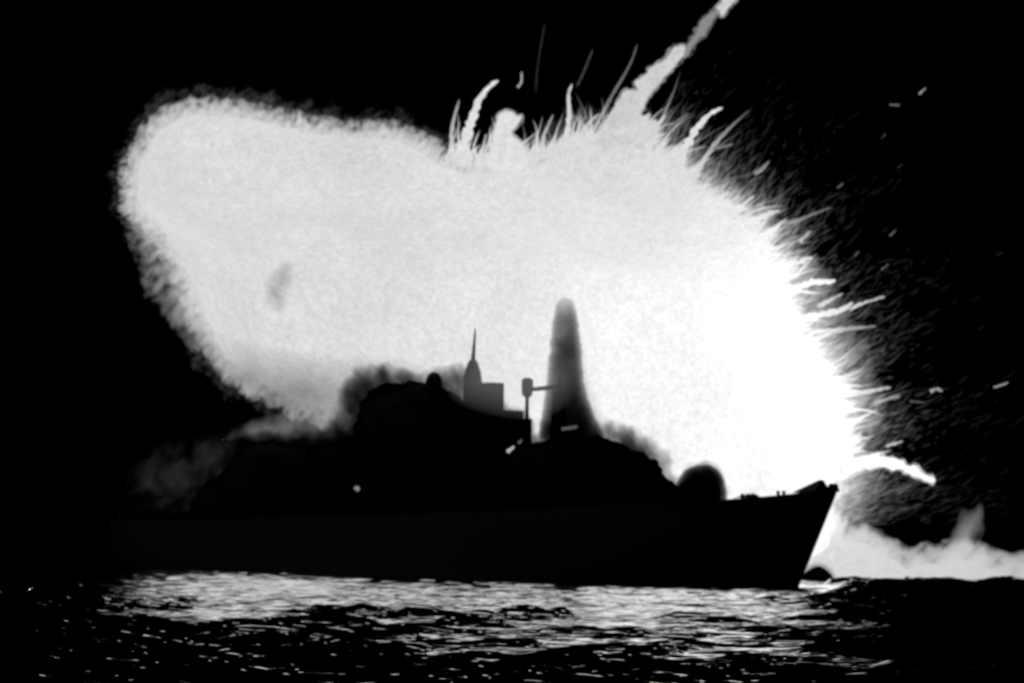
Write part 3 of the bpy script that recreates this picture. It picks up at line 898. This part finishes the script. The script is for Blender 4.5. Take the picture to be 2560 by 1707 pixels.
for pts, r0, r1, g, lb in (
    ([(1735, 500), (1755, 475), (1772, 458)], 6, 3, .8, 'uppermost short flame on the rim just below the curling flame'),
    ([(1755, 515), (1775, 492), (1792, 470)], 7, 3, .85, 'short flame second down the rim from the curling flame'),
    ([(1770, 520), (1795, 498), (1820, 478)], 7, 3, .9, 'short flame third down the rim from the curling flame'),
    ([(1820, 545), (1855, 515), (1885, 490)], 7, 3, .8, 'lowest and longest of the short flames below the curling flame'),
    ([(1882, 436), (1905, 424), (1923, 402)], 5, 3, .25, 'detached small flame above the right shoulder'),
    ([(1870, 560), (1910, 540), (1948, 526)], 10, 4, .8, 'stout level flame on the right shoulder'),
    ([(1880, 625), (1915, 595), (1950, 564)], 12, 3, 1.1, 'pointed white flame under the stout level flame'),
    ([(1930, 690), (1975, 665), (2031, 642)], 12, 4, .95, 'broad pointed flame on the right side of the fireball'),
    ([(1998, 608), (2012, 592), (2028, 577)], 5, 3, .35, 'short dim flame detached right of the pointed white flame'),
    ([(1945, 730), (1990, 718), (2035, 706), (2090, 703)], 9, 5, 1.1, 'bright level flame furthest out on the right side'),
    ([(2040, 768), (2075, 750), (2108, 733)], 6, 3, .45, 'slanting flame just under the bright level flame'),
    ([(1960, 800), (2040, 790), (2100, 775), (2132, 756)], 12, 4, .75, 'long ragged flame pointing right at mid height'),
    ([(2120, 775), (2160, 757), (2212, 741)], 5, 3, .4, 'outer continuation of the long ragged flame'),
    ([(2010, 830), (2090, 825), (2190, 815)], 8, 3, .25, 'dim level flame under the long ragged flame'),
    ([(2080, 970), (2150, 980), (2228, 968)], 9, 3, .5, 'level flame above the dropping bright trail'),
    ([(2180, 1012), (2210, 1000), (2250, 990)], 5, 3, .2, 'small dim flame right of the fireball at deck-top height'),
    ([(2215, 1118), (2235, 1108), (2258, 1102)], 4, 3, .35, 'little flame directly above the dropping bright trail'),
    ([(1945, 560), (1990, 552), (2035, 535), (2080, 518)], 6, 2, .14, 'dim long flame right of the stout level flame')):
    streak('flame_jet', pts, r0, r1, lb, 'flame', g, group=G, fade=(1, .45), rag=.4)
S = 'burning fragments in the night sky'
for pts, r, g, lb in (
    ([(2298, 236), (2315, 220)], 3.2, .20, 'brightest small spark high in the upper right sky'),
    ([(2224, 262), (2236, 264), (2250, 262)], 4.5, .09, 'dim crooked spark below the brightest high spark'),
    ([(2325, 978), (2342, 972), (2357, 978)], 6.5, .17, 'fuzzy spark right of the fireball at mast height'),
    ([(2484, 967), (2505, 962), (2522, 955)], 4, .17, 'elongated spark near the right edge of the picture'),
    ([(2275, 848 - 1), (2276, 846)], 1, .01, None),
    ([(2094, 470), (2108, 458)], 3.5, .06, 'dim spark right of the fireball shoulder'),
    ([(2224, 590), (2240, 575)], 3.2, .07, 'dim spark far right of the pointed white flame'),
    ([(2204, 674), (2222, 660)], 3.2, .07, 'dim spark right of the broad pointed flame'),
    ([(2136, 640), (2148, 628)], 3, .05, 'faint spark close right of the broad pointed flame'),
    ([(2204, 346), (2214, 334)], 3, .03, 'very faint spark below the crooked spark'),
    ([(2244, 420), (2256, 410)], 3, .02, 'faintest spark in the right sky'),
    ([(2275, 1002), (2292, 1004), (2312, 1006)], 4, .04, 'faint smear left of the fuzzy spark at mast height'),
    ([(2492, 638), (2506, 630)], 3, .012, 'barely seen spark near the right edge')):
    if lb: streak('spark', pts, r * .75, r * .5, lb, 'spark', g, Y=30, group=S, rag=.5)
hp = lambda px: ship_y(px) - 8
streak('ember', [(889, 1224), (897, 1216)], 7, 5.5, 'single round ember glowing against the black hull amidships', 'ember', .17, Y=hp(893) - 2, group='embers on the warship', fade=(1, 1), rag=.1)
streak('ember', [(1268, 1130), (1286, 1115)], 5, 3.5, 'slanting bright ember under the mast', 'ember', .4, Y=hp(1280) - 6, group='embers on the warship')
streak('ember', [(1296, 1108), (1306, 1098)], 3.5, 2.5, 'smaller dim ember beside the slanting bright one', 'ember', .08, Y=hp(1300) - 6, group='embers on the warship')
streak('ember', [(1404, 1072), (1420, 1070), (1445, 1066)], 4, 3, 'long ember at the foot of the smoke column', 'ember', .07, Y=hp(1420) - 6, group='embers on the warship')

# spray of fine burning dust to the right
W = Wisps()
arc = np.array([(1600, 345), (1680, 400), (1740, 475), (1830, 530), (1900, 590), (1950, 670), (1960, 740), (1985, 830), (2040, 920), (2090, 1000), (2100, 1080), (2110, 1140), (2095, 1220), (2100, 1310)], float)
alen = np.concatenate(([0], np.cumsum(np.linalg.norm(np.diff(arc, axis=0), axis=1))))
for k in range(6500):
    u = random.random() ** .8 * alen[-1]
    px = np.interp(u, alen, arc[:, 0]); py = np.interp(u, alen, arc[:, 1])
    du = 6.0
    tx = np.interp(u + du, alen, arc[:, 0]) - np.interp(u - du, alen, arc[:, 0]); ty = np.interp(u + du, alen, arc[:, 1]) - np.interp(u - du, alen, arc[:, 1])
    L = math.hypot(tx, ty) or 1
    nx, ny = ty / L, -tx / L
    f_ = u / alen[-1]
    dist = random.expovariate(1 / (48 + 42 * f_)) - 8
    if dist > 420: continue
    px += nx * dist + random.gauss(0, 8); py += ny * dist + random.gauss(0, 8)
    a = R(52 - 30 * f_ + random.gauss(0, 13))
    ln = random.uniform(8, 60) * random.uniform(.5, 1) * (1 if random.random() < .93 else 1.8)
    g = math.exp(-max(dist, 0) / (50 + 34 * f_)) * random.uniform(.02, .20) ** 1.25 * (1 - .55 * max(0, f_ - .72) / .28) + .003
    r = random.uniform(.9, 2.4)
    Y = fire_depth(px, py) + random.gauss(0, 9)
    s = scale_at(Y)
    p0 = at(px, py, Y); p1 = at(px + math.cos(a) * ln, py - math.sin(a) * ln, Y + random.gauss(0, .6))
    d = p1 - p0; LL = d.length; d.normalize()
    side = Vector((random.uniform(-1, 1), 0, random.uniform(-1, 1))) * .2
    pts, rad, fd = [], [], []
    for i in range(5):
        q = i / 4
        pts.append(p0 + d * LL * q + side * LL * q * q); rad.append(r * s * (.35 + math.sin(math.pi * q))); fd.append(g * math.sin(math.pi * (.12 + .8 * q)))
    W.add(pts, rad, fd, 1.0)
o = W.build('spark_spray', FLAME)
tag(o, 'fine spray of burning dust thrown out to the right of the fireball', kind='stuff')
